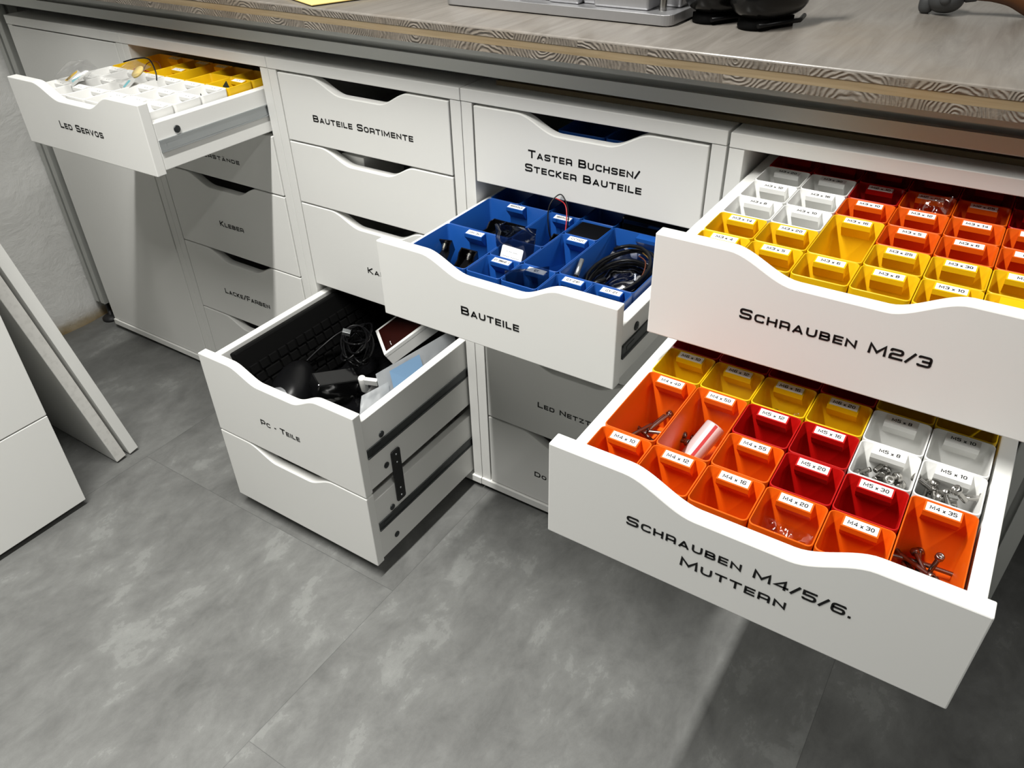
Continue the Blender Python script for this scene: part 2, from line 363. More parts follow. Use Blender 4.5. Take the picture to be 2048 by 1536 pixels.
def make_drawer(cab, x0, yf, zb, zt, large, lines=(), rails=True, roll=0, railmat='steel', plain=False):
    """drawer front and box as one white mesh; origin at the bottom left of the front face"""
    h = zt-zb; mb = MB(); T = None
    mb.prism([(0, 0), (FW, 0), (FW, h), (0, h)] if plain else cut_profile(h), 'y', 0, FT)
    st = h-(.015 if large else .028); sb = .005; e = .0006; s = .0132; Lg = .48
    mb.box(e, FT, sb, e+s, Lg, st).box(FW-e-s, FT, sb, FW-e, Lg, st).box(e+s, Lg-s, sb, FW-e-s, Lg, st).box(e+s, FT, sb+.006, FW-e-s, Lg-s, sb+.010)
    o = mb.obj('drawer', 'white', cab, bevel=.0012)
    o.location = (x0-cab.location.x, yf-cab.location.y, zb-cab.location.z); o.rotation_euler = (0, roll, 0)
    for i, (txt, z, cap, w) in enumerate(lines):
        if i == 0: t = MB()
        cx = FW/2+(0 if not isinstance(w, tuple) else w[1]); ww = w if not isinstance(w, tuple) else w[0]
        text_mesh(t, txt, lambda p: (cx+p.x, -.0003, z-zb+p.y), cap, ww)
    if lines: t.obj('lettering', 'ink', o, fix=False)
    if rails:
        rz = h*.5-.0225 if not large else h*.5-.013
        rz = (.0303 if not large else .0632)
        for side, xs in ((1, FW-e), (-1, e)):
            r = MB(); H = .0172
            prof = [(0, 0), (.0022, 0), (.0022, .0016), (.0009, .0022), (.0009, H-.0022), (.0022, H-.0016), (.0022, H), (0, H)]
            r.prism([(xs+side*a, rz+b) for a, b in prof], 'y', FT+.0012, .46)
            r.box(xs+side*.0009-.0002, FT+.012, rz+H*.36, xs+side*.0009+.0004, FT+.030, rz+H*.64)
            ro = r.obj('slide_rail', railmat, o)
            for yy, zz in ((.050, rz+H+.0075),)+(((.051, .0275),) if large else ()):
                q = link('cam_screw', SCREW, o, (xs, yy, zz), (0, 0, 0 if side > 0 else math.pi))
    return o
def cabinet(x0, yo, label, drop=0):
    c = empty('drawer_cabinet', (x0, yo, 0), label, 'cabinet', 'white cabinets under the workbench')
    MB().box(0, 0, .6838, CW-.0006, .58, CH).obj('top_panel', 'white', c, bevel=.0009)
    MB().box(0, .001, .027, CT, .572, .6832).obj('side_panel', 'white', c, bevel=.0007)
    MB().box(CW-CT-.0006, .001, .027, CW-.0006, .572, .6832).obj('side_panel', 'white', c, bevel=.0007)
    MB().box(CT, .566, .027, CW-CT, .571, .6832).obj('back_panel', 'white', c)
    MB().box(0, -.0028, .0125, CW-.0006, .572, .0265).obj('base_panel', 'white', c, bevel=.0009)
    for fx in (.03, CW-.03):
        for fy in (.05, .52): MB().lathe([(.012, 0), (.012, .0125)], 16).obj('foot', 'foot', c, (fx, fy, 0))
    return c
ZS = [(.579, .6805, 0), (.4765, .5765, 0), (.3245, .4740, 1), (.1745, .3222, 1), (.0285, .1715, 1)]
XF = (CW-FW)/2
ca = cabinet(-CW, 0, 'leftmost white cabinet with one smooth closed door, beside the aluminium bench leg at the wall')
dd = MB().box(CT+.0012, 0, .0285, CW-CT-.0018, .018, .6815).obj('door', 'white', ca, bevel=.0008)
cb = cabinet(0, 0, 'white drawer cabinet whose top drawer marked LED SERVOS is pulled out')
cc = cabinet(CW, 0, 'white drawer cabinet whose two lowest drawers, PC - TEILE on top, are pulled out together')
cd = cabinet(2*CW, .0008, 'white drawer cabinet whose second drawer marked BAUTEILE with blue bins is pulled out')
ce = cabinet(3*CW+.0033, -.0018, 'rightmost white drawer cabinet with the two SCHRAUBEN drawers pulled out over one another')
dB, dC, dD, dE1, dE2 = .21295, .25784, .20834, .23553, .41786
tB = [[('Led Servos', .6175, .0106, .1084)], [('Widerstände', .5127, .0084, (.128, 0))], [('Kleber', .3808, .0104, .0644)], [('Lacke/Farben', .2285, .0112, (.1272, -.007))], []]
tC = [[('Bauteile Sortimente', .6158, .0102, (.1931, -.002))], [], [('Kabel', .3791, .0104, (.060, 0))], [('Pc - Teile', .2297, .0105, (.0837, -.003))], []]
tD = [[('Taster Buchsen/', .6268, .0105, (.1560, .0015)), ('Stecker Bauteile', .6083, .0104, (.1650, .001))], [('Bauteile', .5120, .0110, (.0800, .001))], [], [('Led Netzteile', .2301, .0103, (.127, 0))], [('Do', .0820, .0105, (.0235, -.0585))]]
tE = [[('Schrauben M2/3', .6205, .0100, (.1545, .0017))], [('Schrauben M4/5/6.', .5200, .0096, (.1730, -.001)), ('Muttern', .5006, .0100, (.0830, .0015))], [], [], []]
DR = {}
for key, cabo, x0, tx, pulls in (('B', cb, 0, tB, {0: dB}), ('C', cc, CW, tC, {3: dC, 4: dC}), ('D', cd, 2*CW, tD, {1: dD}), ('E', ce, 3*CW+.0033, tE, {0: dE1, 1: dE2})):
    for i, (zb, zt, lg) in enumerate(ZS):
        pull = pulls.get(i); yf = cabo.location.y-(pull or 0)
        if pull: yf = -pull
        z0, z1 = zb, zt
        if key == 'E' and i == 1: z0, z1 = .4725, .5712
        if key == 'B' and i == 0: z0, z1 = .5792, .6790
        DR[key, i] = make_drawer(cabo, x0+XF, yf, z0, z1, lg, tx[i], rails=bool(pull), roll=.004 if (key == 'E' and i == 1) else 0, railmat='steel' if key == 'B' else 'shaded_steel')  # rails in shadow take the zinc steel copy darkened for shade
# bracket that ties the two lowest drawers of the third cabinet together
br = MB(); x = CW+XF+FW
outl = rrect(-.0098, -.0500, .0098, .0500, .004, 4)
br.prism([(p[0], p[1]) for p in outl], 'x', 0, .0022)
bo = br.obj('linking_bracket', 'bracket', DR['C', 3], (FW-.0002, .0715, -.0065), bevel=.0004); bo['label'] = 'flat black bracket with four rivets tying the two drawers together'
for zz in (-.041, -.026, .026, .041):
    MB().lathe([(.0016, 0), (.0016, .0005), (.0006, .0008)], 10, Matrix.Rotation(math.pi/2, 4, 'Y')).obj('rivet', 'steel', DR['C', 3], (FW+.0020, .0715, -.0065+zz))

# ---------------------------------------------------------------- workbench
wt = empty('worktop', (0, -.039, .7585), 'grey stained three layer wooden worktop running over all the cabinets', 'worktop')
X0, X1, YB = -.435, 2.3, .80
MB().box(X0, 0, .0176, X1, YB+.038, .0270).obj('upper_layer', 'top', wt, bevel=.0022, seg=3)
MB().box(X0, -.0002, .0176, X1, .012, .0246).obj('front_lipping', 'endg', wt)
MB().box(X0, .0003, .0090, X1, YB+.038, .0175).obj('core_layer', 'core', wt)
MB().box(X0, .0000, .0002, X1, YB+.038, .0089).obj('lower_layer', 'endg', wt)
fr = empty('bench_frame', (-.433, 0, 0), 'grey aluminium profile frame carrying the worktop, with slotted front rail and legs', 'frame')
def profile40(t=.0076):
    """40 mm T-slot profile outline around 0,0"""
    q = .02; s = .0041; out = []
    base = [(-q+.001, -q), (-s, -q), (-s, -q+.0045), (-.0085, -q+.0045), (-.0085, -q+.0075), (-.0048, -q+.0112), (.0048, -q+.0112), (.0085, -q+.0075), (.0085, -q+.0045), (s, -q+.0045), (s, -q), (q-.001, -q)]
    for k in range(4):
        c, d = math.cos(k*math.pi/2), math.sin(k*math.pi/2)
        for a, b in base: out.append((a*c-b*d, a*d+b*c))
    return out
PR = profile40()
MB().prism([(a+.0215, b+.7383) for a, b in PR], 'x', .0405, 2.7).obj('front_rail', 'alu', fr)
for lx in (.0200, 1.899):
    l = MB().prism([(a+lx, b+.026) for a, b in PR], 'z', .052, .7585 if lx > 1 else .7583).obj('leg', 'alu', fr)
    MB().lathe([(.021, 0), (.021, .005), (.014, .010), (.007, .013), (.0045, .013), (.0045, .054)], 20).obj('levelling_foot', 'foot', l, (lx, .020, 0))
sl = MB().box(.755, .034, .7002, 1.90, .060, .7062).obj('wooden_slat', 'slat'); tag(sl, 'thin raw wooden slat lying on the cabinet tops under the bench rail', 'slat')
# ---------------------------------------------------------------- white cabinet and boards at the left
wc = empty('tall_cabinet', (.141, -.406, 0), 'tall white cabinet with flat handleless fronts at the left edge, facing the aisle', 'cabinet')
MB().box(-.50, -.80, .030, -.0165, 0, 1.28).obj('body', 'white', wc, bevel=.0008)
MB().box(-.016, -.80, .0125, 0, 0, .2005).obj('drawer', 'white', wc, bevel=.0008)
MB().box(-.016, -.80, .2030, 0, 0, .50).obj('drawer', 'white', wc, bevel=.0008)
MB().box(-.016, -.80, .5030, 0, 0, 1.28).obj('door', 'white', wc, bevel=.0008)
MB().box(-.44, -.76, 0, -.05, -.02, .0301).obj('plinth', 'matt', wc)
for i, (y0, th, ln, lab, mm) in enumerate(((-.3095, .0205, .552, 'white board with a scuffed edge leaning on the tall cabinet', 'board1'), (-.2815, .0195, .560, 'white board with clean edge leaning behind the scuffed board', 'board2'))):
    lean = math.radians(10.05)
    b = MB().box(-.46, 0, 0, 0, th, ln).obj('shelf_board', 'white', None, (.088, y0, .0036), bevel=.0006); b.rotation_euler = (lean, 0, 0)
    tag(b, lab, 'board', 'boards leaning on the tall cabinet')
m, n, k, bb = node_mat('scuffed_edge'); v = mapping(n, k)
q = noise(n, k, v, 90, 2, .5); k.new(ramp(n, k, q, [(.20, (.20, .18, .16)), (.25, (.60, .59, .56)), (.5, (.70, .69, .66))]), bb.inputs['Base Color']); bb.inputs['Roughness'].default_value = .4
b1 = [o for o in bpy.data.objects if o.name.startswith('shelf_board')][0]
ed = MB().box(0, .0006, .0006, .0004, .0199, .5514).obj('edge_band', m, b1); ed['label'] = 'scuffed edge strip with small marks'
# ---------------------------------------------------------------- bins
U = .0482; BH = .062; WALL = .0012
BIN_MESH = {}
def bin_mesh(nx, ny, color, u, tabbed=True):
    key = (nx, ny, color, u, tabbed)
    if key in BIN_MESH: return BIN_MESH[key]
    g = .00035; w = nx*u-2*g; d = ny*u-2*g; mb = MB()
    O = rrect(g, g, g+w, g+d, .0045, 4); I = rrect(g+WALL, g+WALL, g+w-WALL, g+d-WALL, .0036, 4); n = len(O)
    F = rrect(g+WALL+.0012, g+WALL+.0012, g+w-WALL-.0012, g+d-WALL-.0012, .003, 4)
    rb = rrect(g+.0004, g+.0004, g+w-.0004, g+d-.0004, .0042, 4)
    ri = rrect(g+WALL-.0003, g+WALL-.0003, g+w-WALL+.0003, g+d-WALL+.0003, .0038, 4)
    rings = [[(x, y, -BH) for x, y in O], [(x, y, -.0005) for x, y in O], [(x, y, 0) for x, y in rb], [(x, y, 0) for x, y in ri], [(x, y, -.0005) for x, y in I], [(x, y, -BH+.0018) for x, y in F]]
    vs = [p for r in rings for p in r]; fs = []
    for a in range(5):
        for i in range(n): fs.append((a*n+i, a*n+(i+1) % n, (a+1)*n+(i+1) % n, (a+1)*n+i))
    mb.add(vs, fs, True); o = len(mb.v)-len(vs)
    mb.f.append([o+i for i in range(n)][::-1]); mb.sm.append(False); mb.f.append([o+5*n+i for i in range(n)]); mb.sm.append(False)
    me = mb.mesh('parts_bin'); me.materials.append(M[color])
    bm = bmesh.new(); bm.from_mesh(me); bmesh.ops.recalc_face_normals(bm, faces=bm.faces)
    for e in bm.edges:
        if len(e.link_faces) == 2 and e.calc_face_angle(0) > math.radians(35): e.smooth = False
    bm.to_mesh(me); bm.free()
    t = MB(); cx = nx*u/2; yb = g+d-WALL+.0004; hw = .0132
    side = [(yb, -.0006), (yb-.0106, -.0022), (yb-.0106, -.0068), (yb-.0015, -.0180), (yb, -.0200)]
    t.prism(side, 'x', cx-hw, cx+hw)
    tm = t.mesh('label_tab'); tm.materials.append(M[color])
    bm = bmesh.new(); bm.from_mesh(tm); bmesh.ops.recalc_face_normals(bm, faces=bm.faces); bm.to_mesh(tm); bm.free()
    BIN_MESH[key] = (me, tm, cx, yb); return BIN_MESH[key]
CARD = {}
def card_mesh(key):
    if key not in CARD:
        mb = MB().box(-.0120, -.0042, 0, .0120, .0042, .0002); me = mb.mesh('label_sticker'); me.materials.append(M[key]); CARD[key] = me
    return CARD[key]
TXT = {}
def text_card(txt):
    if txt not in TXT:
        mb = MB(); n = len(txt)
        text_mesh(mb, txt.replace('x', '*'), lambda p: (p.x, p.y-.0019, .00028), .0039, min(.0205, .00265*n+.0002), t=.19, gap=.24, space=.5)
        me = mb.mesh('lettering'); me.materials.append(M['ink']); TXT[txt] = me
    return TXT[txt]
TILT = math.atan2(.0016, .0106)
def add_bin(org, c, r, nx, ny, color, text, label, group, u=U, tabbed=True, roll=0, card='paper'):
    me, tm, cx, yb = bin_mesh(nx, ny, color, u)
    x = org[0]+c*u; z = org[2]-roll*(x-1.263)
    o = link('parts_bin', me, None, (x, org[1]+r*u, z), (0, roll, 0)); tag(o, label, 'bin', group)
    if tabbed:
        t = link('label_tab', tm, o)
        if text:
            s = link('label_sticker', card_mesh(card), t, (cx, yb-.0054, -.00135), (TILT, 0, 0))
            if text.strip('_ '): q = link('lettering', text_card(text), t, (cx, yb-.0054, -.00130), (TILT, 0, 0))
            else: q = link('lettering', text_card(text), t, (cx, yb-.0054, -.00130), (TILT, 0, 0))
    return o
ORD = ['first', 'second', 'third', 'fourth', 'fifth', 'sixth', 'seventh']
CN = dict(yellow='yellow', orange='orange', red='dark red', wbin='white', blue='blue')
# SCHRAUBEN M2/3 drawer
oE1 = (1.1200, -.2100, .6595)
G1 = 'screw bins in the SCHRAUBEN M2/3 drawer'
L1 = [(0, 0, 1, 1, 'yellow', 'M3 x 4'), (1, 0, 1, 1, 'yellow', 'M3 x 5'), (2, 0, 1, 1, 'yellow', 'M3 x 6'), (3, 0, 1, 1, 'yellow', 'M3 x 8'), (4, 0, 1, 1, 'yellow', 'M3 x 10'), (5, 0, 1, 1, 'yellow', ''),
      (0, 1, 1, 1, 'yellow', 'M3 x 14'), (1, 1, 1, 1, 'yellow', 'M3 x 20'), (2, 1, 1, 2, 'yellow', 'M3 x 16'), (3, 1, 1, 1, 'yellow', 'M3 x 25'), (4, 1, 1, 1, 'yellow', 'M3 x 30'), (5, 1, 1, 1, 'yellow', 'M3 x'),
      (0, 2, 1, 1, 'wbin', 'M3 x 8'), (1, 2, 1, 1, 'wbin', 'M3 x 10'), (3, 2, 1, 1, 'orange', 'M3 x 5'), (4, 2, 1, 1, 'orange', 'M3 x 6'), (5, 2, 1, 1, 'orange', 'M3 x'),
      (0, 3, 1, 1, 'wbin', 'M3 x 12'), (1, 3, 1, 1, 'wbin', 'M3 x 16'), (2, 3, 1, 1, 'orange', 'M3 x 10'), (3, 3, 1, 1, 'orange', 'M3 x 12'), (4, 3, 1, 1, 'orange', 'M3 x 14'), (5, 3, 1, 1, 'orange', 'M3 x'),
      (0, 4, 1, 1, 'wbin', 'M3 x 20'), (1, 4, 1, 1, 'wbin', 'M3 x 30'), (2, 4, 1, 1, 'red', 'M2 x 10'), (3, 4, 1, 1, 'orange', 'M2 x 20'), (4, 4, 1, 1, 'orange', 'M2 x 25'), (5, 4, 1, 1, 'red', ''),
      (0, 5, 1, 1, 'red', ''), (1, 5, 1, 1, 'red', ''), (2, 5, 1, 1, 'red', ''), (3, 5, 1, 1, 'red', ''), (4, 5, 1, 1, 'red', ''), (5, 5, 1, 1, 'red', '')]
for c, r, nx, ny, col, tx in L1:
    sz = 'long ' if ny > 1 else ''
    if tx and len(tx) > 4: lab = f'{sz}{CN[col]} bin marked {tx} in the upper SCHRAUBEN M2/3 drawer'
    elif r == 5: lab = f'{CN[col]} bin in the shaded back row of SCHRAUBEN M2/3, {ORD[c]} from the left'
    else: lab = f'{CN[col]} bin at the right end of the {ORD[r]} row, upper SCHRAUBEN drawer'
    add_bin(oE1, c, r, nx, ny, col, tx, lab, G1, card='paper' if col != 'wbin' else 'wbin')
# SCHRAUBEN M4/5/6 drawer
oE2 = (1.1180, -.3975, .5495); RL = .0028
G2 = 'screw bins in the SCHRAUBEN M4/5/6 drawer'
L2 = [(0, 0, 1, 1, 'orange', 'M4 x 10'), (1, 0, 1, 1, 'orange', 'M4 x 12'), (2, 0, 1, 1, 'orange', 'M4 x 16'), (3, 0, 1, 1, 'orange', 'M4 x 20'), (4, 0, 1, 1, 'orange', 'M4 x 30'), (5, 0, 1, 2, 'orange', 'M4 x 35'),
      (0, 1, 1, 2, 'orange', 'M4 x 40'), (1, 1, 1, 2, 'orange', 'M4 x 50'), (2, 1, 1, 1, 'orange', 'M4 x 55'), (3, 1, 1, 1, 'red', 'M5 x 20'), (4, 1, 1, 1, 'red', 'M5 x 30'),
      (2, 2, 1, 1, 'red', 'M5 x 12'), (3, 2, 1, 1, 'red', 'M5 x 16'), (4, 2, 1, 1, 'wbin', 'M5 x 8'), (5, 2, 1, 1, 'wbin', 'M5 x 10'),
      (0, 3, 1, 1, 'yellow', 'M6 x 10'), (1, 3, 1, 1, 'yellow', 'M6 x 12'), (2, 3, 1, 1, 'yellow', 'M6 x 16'), (3, 3, 1, 1, 'yellow', 'M6 x 20'), (4, 3, 1, 1, 'wbin', 'M5 x 8'), (5, 3, 1, 1, 'wbin', 'M5 x 10'),
      (0, 4, 1, 1, 'red', ''), (1, 4, 1, 1, 'red', ''), (2, 4, 1, 1, 'red', ''), (3, 4, 1, 1, 'red', ''), (4, 4, 1, 1, 'yellow', ''), (5, 4, 1, 1, 'yellow', '')]
for c, r, nx, ny, col, tx in L2:
    sz = 'long ' if ny > 1 else ''
    if tx in ('M5 x 8', 'M5 x 10'): lab = f'{CN[col]} bin marked {tx}, '+('in front, with bolts in it' if r == 2 else 'the empty one behind')+', lower SCHRAUBEN drawer'
    elif tx: lab = f'{sz}{CN[col]} bin marked {tx} in the lower SCHRAUBEN M4/5/6 drawer'
    else: lab = f'{CN[col]} bin in the shaded back row of SCHRAUBEN M4/5/6, {ORD[c]} from left'
    add_bin(oE2, c, r, nx, ny, col, tx, lab, G2, roll=RL, card='paper' if col != 'wbin' else 'wbin')
# BAUTEILE drawer
oD = (.7548, -.1915, .5558); G3 = 'blue bins in the BAUTEILE drawer'
L3 = [(0, 0, 2, 2, 'UM-3x1', 'square blue bin marked UM-3x1 at the front left of the BAUTEILE drawer'), (0, 2, 2, 2, '18650x3', 'square blue bin marked 18650x3 holding the black battery holder'),
      (2, 0, 1, 1, 'GY-190M071', 'small blue front bin left of the one with a grey film bag standing in it'), (3, 0, 1, 1, 'GY', 'small blue front bin with a grey film bag standing in it'),
      (2, 1, 1, 1, '', 'small blue bin holding the silvery antistatic bag with a white label'), (2, 2, 1, 2, '18650x1', 'long narrow blue bin marked 18650x1 with red and black wires rising out'),
      (3, 1, 1, 2, 'CC1101', 'long narrow blue bin marked CC1101'), (3, 3, 1, 1, '', 'small blue bin filled with a black block behind the CC1101 bin'),
      (4, 1, 2, 3, '', 'largest blue bin, holding the coil of black cable'), (4, 0, 1, 1, 'GY-21P', 'small blue bin marked GY-21P at the front'), (5, 0, 1, 1, 'GY-21', 'small blue bin marked GY-21 at the front right corner'),
      (0, 4, 1, 1, '', 'blue bin in the dark back row of BAUTEILE, first from the left'), (1, 4, 1, 1, '', 'blue bin in the dark back row of BAUTEILE, second from the left'),
      (2, 4, 1, 1, '', 'blue bin in the dark back row of BAUTEILE, third from the left'), (3, 4, 1, 1, '', 'blue bin in the dark back row of BAUTEILE, fourth from the left')]
for c, r, nx, ny, tx, lab in L3: add_bin((oD[0], oD[1]+.0072, oD[2]), c, r, nx, ny, 'blue', tx, lab, G3, tabbed=(tx != '' or nx == 2))
# LED SERVOS drawer
oB = (.0345, -.1955, .6615); G4 = 'bins in the LED SERVOS drawer'
for r in range(3):
    for c in range(6):
        add_bin(oB, c, r, 1, 1, 'wbin', '_ _', f'white bin in the {ORD[r]} row of the LED SERVOS drawer, {ORD[c]} from the left', G4, card='wbin')
for c, r, nx, ny, tx, lab in ((0, 3, 2, 2, '_ _', 'large yellow bin with coiled red wires at the back left of the LED SERVOS drawer'), (2, 3, 1, 1, '_ _', 'small yellow bin right of the large yellow bin with wires'),
                              (2, 4, 1, 1, '_ _', 'small yellow bin in the shade behind the other small yellow bin'), (3, 3, 1, 2, '_ _', 'long yellow bin in the middle of the back rows of the LED SERVOS drawer'),
                              (4, 3, 1, 1, '', 'small yellow bin left of the yellow bin with the dark board'), (5, 3, 1, 1, '_ _', 'small yellow bin at the right side with the dark board leaning in it'),
                              (4, 4, 1, 1, '', 'shaded yellow bin behind the small yellow bins, left of the last'), (5, 4, 1, 1, '', 'yellow bin at the right side nearest the cabinet opening')):
    add_bin(oB, c, r, nx, ny, 'yellow', tx, lab, G4, tabbed=bool(tx))
# two blue bins that show in the finger dip of the closed drawer above BAUTEILE
for i, (c, lab) in enumerate(((0, 'shaded blue bin seen in the finger dip of the TASTER BUCHSEN drawer, left one'), (1, 'shaded blue bin seen in the finger dip of the TASTER BUCHSEN drawer, right one'))):
    add_bin((.853, .022, .6605), c*1.4, 0, 1.4, 2, 'blue', '', lab, 'blue bins in the closed drawer', tabbed=False)
# ---------------------------------------------------------------- what lies in the drawers
rnd = random.Random(11)
def bolt_mesh(name, L, rs, rh, hh, m='bolt'):
    mb = MB(); prof = [(rs*.8, 0)]; z = .0004
    nthr = int(L/.0011)
    for i in range(nthr): prof += [(rs, .0004+i*L/nthr), (rs*.86, .0004+(i+.5)*L/nthr)]
    prof += [(rs, L), (rh*.96, L), (rh, L+.0006), (rh, L+hh-.0007), (rh*.86, L+hh), (rh*.52, L+hh), (rh*.50, L+hh-.0016), (0, L+hh-.0017)]
    mb.lathe(prof, 12, cap=True); me = mb.mesh(name); me.materials.append(M[m]); return me
B8 = bolt_mesh('bolt', .009, .0024, .0043, .0042); B10 = bolt_mesh('bolt', .0115, .0024, .0043, .0042)
S40 = bolt_mesh('screw', .033, .0019, .0034, .0038, 'sscrew'); S35 = bolt_mesh('screw', .029, .0019, .0034, .0038, 'sscrew')
def pile(me, n, x0, x1, y0, y1, z0, z1, label, cat, group, flat=.5, lift=.004):
    for i in range(n):
        lay = i/n; p = (rnd.uniform(x0, x1), rnd.uniform(y0, y1), z0+lift+(z1-z0)*lay*rnd.uniform(.7, 1))
        o = link(me.name, me, None, p, (math.pi/2+rnd.uniform(-flat, flat), rnd.uniform(-.4, .4), rnd.uniform(0, 6.28)))
        tag(o, label, cat, group)
pile(B8, 60, 1.3185, 1.350, -.287, -.262, .4895, .5340, 'small steel bolt in the bolt filled white bin left of the other', 'bolt', 'bolts in the M5 x 8 bin', .8)
pile(B10, 60, 1.3665, 1.398, -.286, -.263, .4895, .5360, 'small steel bolt in the bolt filled white bin at the right drawer side', 'bolt', 'bolts in the M5 x 10 bin', .9)
pile(S40, 12, 1.130, 1.152, -.312, -.277, .4900, .5100, 'long screw lying in the long orange bin at the left drawer side', 'screw', 'screws in the M4 x 40 bin', .35)
pile(S35, 8, 1.380, 1.396, -.338, -.314, .4895, .503, 'dark screw lying in the long orange bin at the right front corner', 'screw', 'screws in the M4 x 35 bin', .2)
for p, r in (((1.388, -.322, .4900), (.15, .1, 0)), ((1.3665, -.314, .4975), (1.35, 0, .9)), ((1.370, -.318, .494), (1.5, 0, .6))):
    tag(link('screw', S35, None, p, r), 'dark screw lying in the long orange bin at the right front corner', 'screw', 'screws in the M4 x 35 bin')
tag(link('screw', S40, None, (1.180, -.322, .4975), (1.4, 0, -.9)), 'single screw beside the rolled film in the orange M4 x 50 bin', 'screw')
for p, r in (((1.228, -.213, .506), (.25, .2, .4)), ((1.237, -.215, .502), (1.3, 0, 1.0)), ((1.224, -.218, .500), (1.5, 0, 2.2))):
    tag(link('bolt', B10, None, p, r), 'steel bolt in the yellow M6 x 16 bin', 'bolt', 'bolts in the M6 x 16 bin')
def bag(name, c00, c10, c11, c01, m, thick=.006, crumple=.003, seed=0, n=22, f=60):
    """film bag between four corner points: two crumpled layers closed at the rim"""
    c00, c10, c11, c01 = map(Vector, (c00, c10, c11, c01)); N = ((c10-c00).cross(c01-c00)).normalized(); mb = MB(); vs = []; fs = []
    for side in (1, -1):
        for i in range(n+1):
            for j in range(n+1):
                u, v = i/n, j/n; p = (c00*(1-u)+c10*u)*(1-v)+(c01*(1-u)+c11*u)*v
                w = math.sin(math.pi*u)**.6*math.sin(math.pi*v)**.6
                q = p*f+Vector((seed*7.1, seed*3.3, side*.6)); e = (1-abs(mn.noise(q)))**2*1.6-1+.7*mn.noise(q*2.3)
                vs.append(p+N*(side*thick*w*(.7+.5*mn.noise(p*f*.5+Vector((seed, 0, 0))))+crumple*e*(.4+.6*w)))
    for s in range(2):
        b = s*(n+1)**2
        for i in range(n):
            for j in range(n):
                q = [b+i*(n+1)+j, b+(i+1)*(n+1)+j, b+(i+1)*(n+1)+j+1, b+i*(n+1)+j+1]; fs.append(q if s == 0 else q[::-1])
    mb.add(vs, fs, True); return mb.obj(name, m, fix=False)
def zipbag(label, c00, c10, c11, c01, seed, red=True, thick=.004, crumple=.0022, m='thinfilm'):
    o = tag(bag('zip_bag', c00, c10, c11, c01, m, thick, crumple, seed), label, 'bag', 'clear bags in the SCHRAUBEN drawers')
    if red:
        a, b = Vector(c01), Vector(c11); d = (Vector(c00)-a)*.10
        s = MB().tube([a+d, (a+b)/2+d+Vector((0, 0, .001)), b+d], .0006, 6).obj('zip_seal', 'seal', o); s['label'] = 'red zip seal'
    return o
zipbag('clear zip bag with a red seal in the yellow M6 x 12 bin', (1.172, -.220, .497), (1.209, -.212, .497), (1.210, -.238, .534), (1.170, -.248, .534), 1)
zipbag('clear bag around bolts in the yellow M6 x 16 bin', (1.222, -.246, .494), (1.256, -.246, .494), (1.253, -.222, .532), (1.224, -.216, .520), 2)
zipbag('clear zip bag with a red seal in the yellow M6 x 20 bin', (1.268, -.246, .494), (1.304, -.248, .494), (1.303, -.232, .531), (1.269, -.228, .515), 3)
zipbag('clear crumpled bag in the orange M4 x 20 bin', (1.267, -.388, .497), (1.306, -.388, .496), (1.305, -.354, .520), (1.267, -.354, .522), 4, False, .007, .005)
for p, r in (((1.292, -.362, .501), (1.3, 0, .6)), ((1.284, -.366, .499), (1.5, 0, 2.1)), ((1.299, -.367, .499), (1.2, 0, 4))): tag(link('bolt', B8, None, p, r), 'bolt inside the crumpled bag in the orange M4 x 20 bin', 'bolt', 'bolts in the M4 x 20 bin')
zipbag('clear crumpled bag standing out of the orange M2 x 20 bin', (1.276, -.008, .640), (1.307, -.010, .640), (1.309, .004, .671), (1.283, .006, .664), 5, False, .004, .003)
# rolled film with a red stripe
a, b = Vector((1.1800, -.306, .4985)), Vector((1.1930, -.270, .5245)); d = (b-a); R = d.to_track_quat('Z', 'Y').to_matrix().to_4x4(); T = Matrix.Translation(a) @ R
ro = MB().lathe([(.0035, 0), (.0092, 0), (.0096, .001), (.0096, d.length-.001), (.0092, d.length), (.0035, d.length)], 28, T).obj('film_roll', 'flap'); tag(ro, 'pale rolled up bag with a red stripe in the orange M4 x 50 bin', 'roll')
st = MB()
for k, (w0, w1) in enumerate(((1.95, 2.25),)):
    pts = [(.00975*math.cos(w0+(w1-w0)*i/4), .00975*math.sin(w0+(w1-w0)*i/4)) for i in range(5)]
    vs = [(x, y, .001) for x, y in pts]+[(x, y, d.length-.001) for x, y in pts]; st.add(vs, [(i, i+1, i+6, i+5) for i in range(4)], True, T)
s_ = st.obj('stripe', 'redwire', ro, fix=False); s_['label'] = 'red stripe along the roll'
# battery holders
def holder(name, n, L, label, loc, rot, group=None):
    e = empty(name, loc, label, 'battery holder', group, rot); w = .021
    mb = MB(); mb.box(0, 0, 0, n*w, L, .002)
    for i in range(n+1): mb.prism([(0, 0), (L*.22, 0), (L*.22, .010), (L*.35, .014), (L*.65, .014), (L*.78, .010), (L*.78, 0), (L, 0), (L, .017), (0, .017)] if False else [(0, 0), (L, 0), (L, .018), (L*.84, .018), (L*.74, .011), (L*.26, .011), (L*.16, .018), (0, .018)], 'x', i*w-.0008, i*w+.0008)
    mb.box(0, 0, 0, n*w, .0016, .018).box(0, L-.0016, 0, n*w, L, .018)
    mb.obj('tray', 'gloss', e)
    for i in range(n):
        c = (i+.5)*w; y0 = .002 if i % 2 else L-.002; sg = 1 if i % 2 else -1
        sp = [(c+.0038*(1-q/70)*math.cos(q*.7), y0+sg*(.0005+q*.00016), .0095+.0038*(1-q/70)*math.sin(q*.7)) for q in range(45)]
        MB().tube(sp, .0005, 5).obj('spring', 'bolt', e)
        MB().box(c-.004, L-y0-.0005, .004, c+.004, L-y0+.0005, .014).obj('contact', 'bolt', e)
    return e
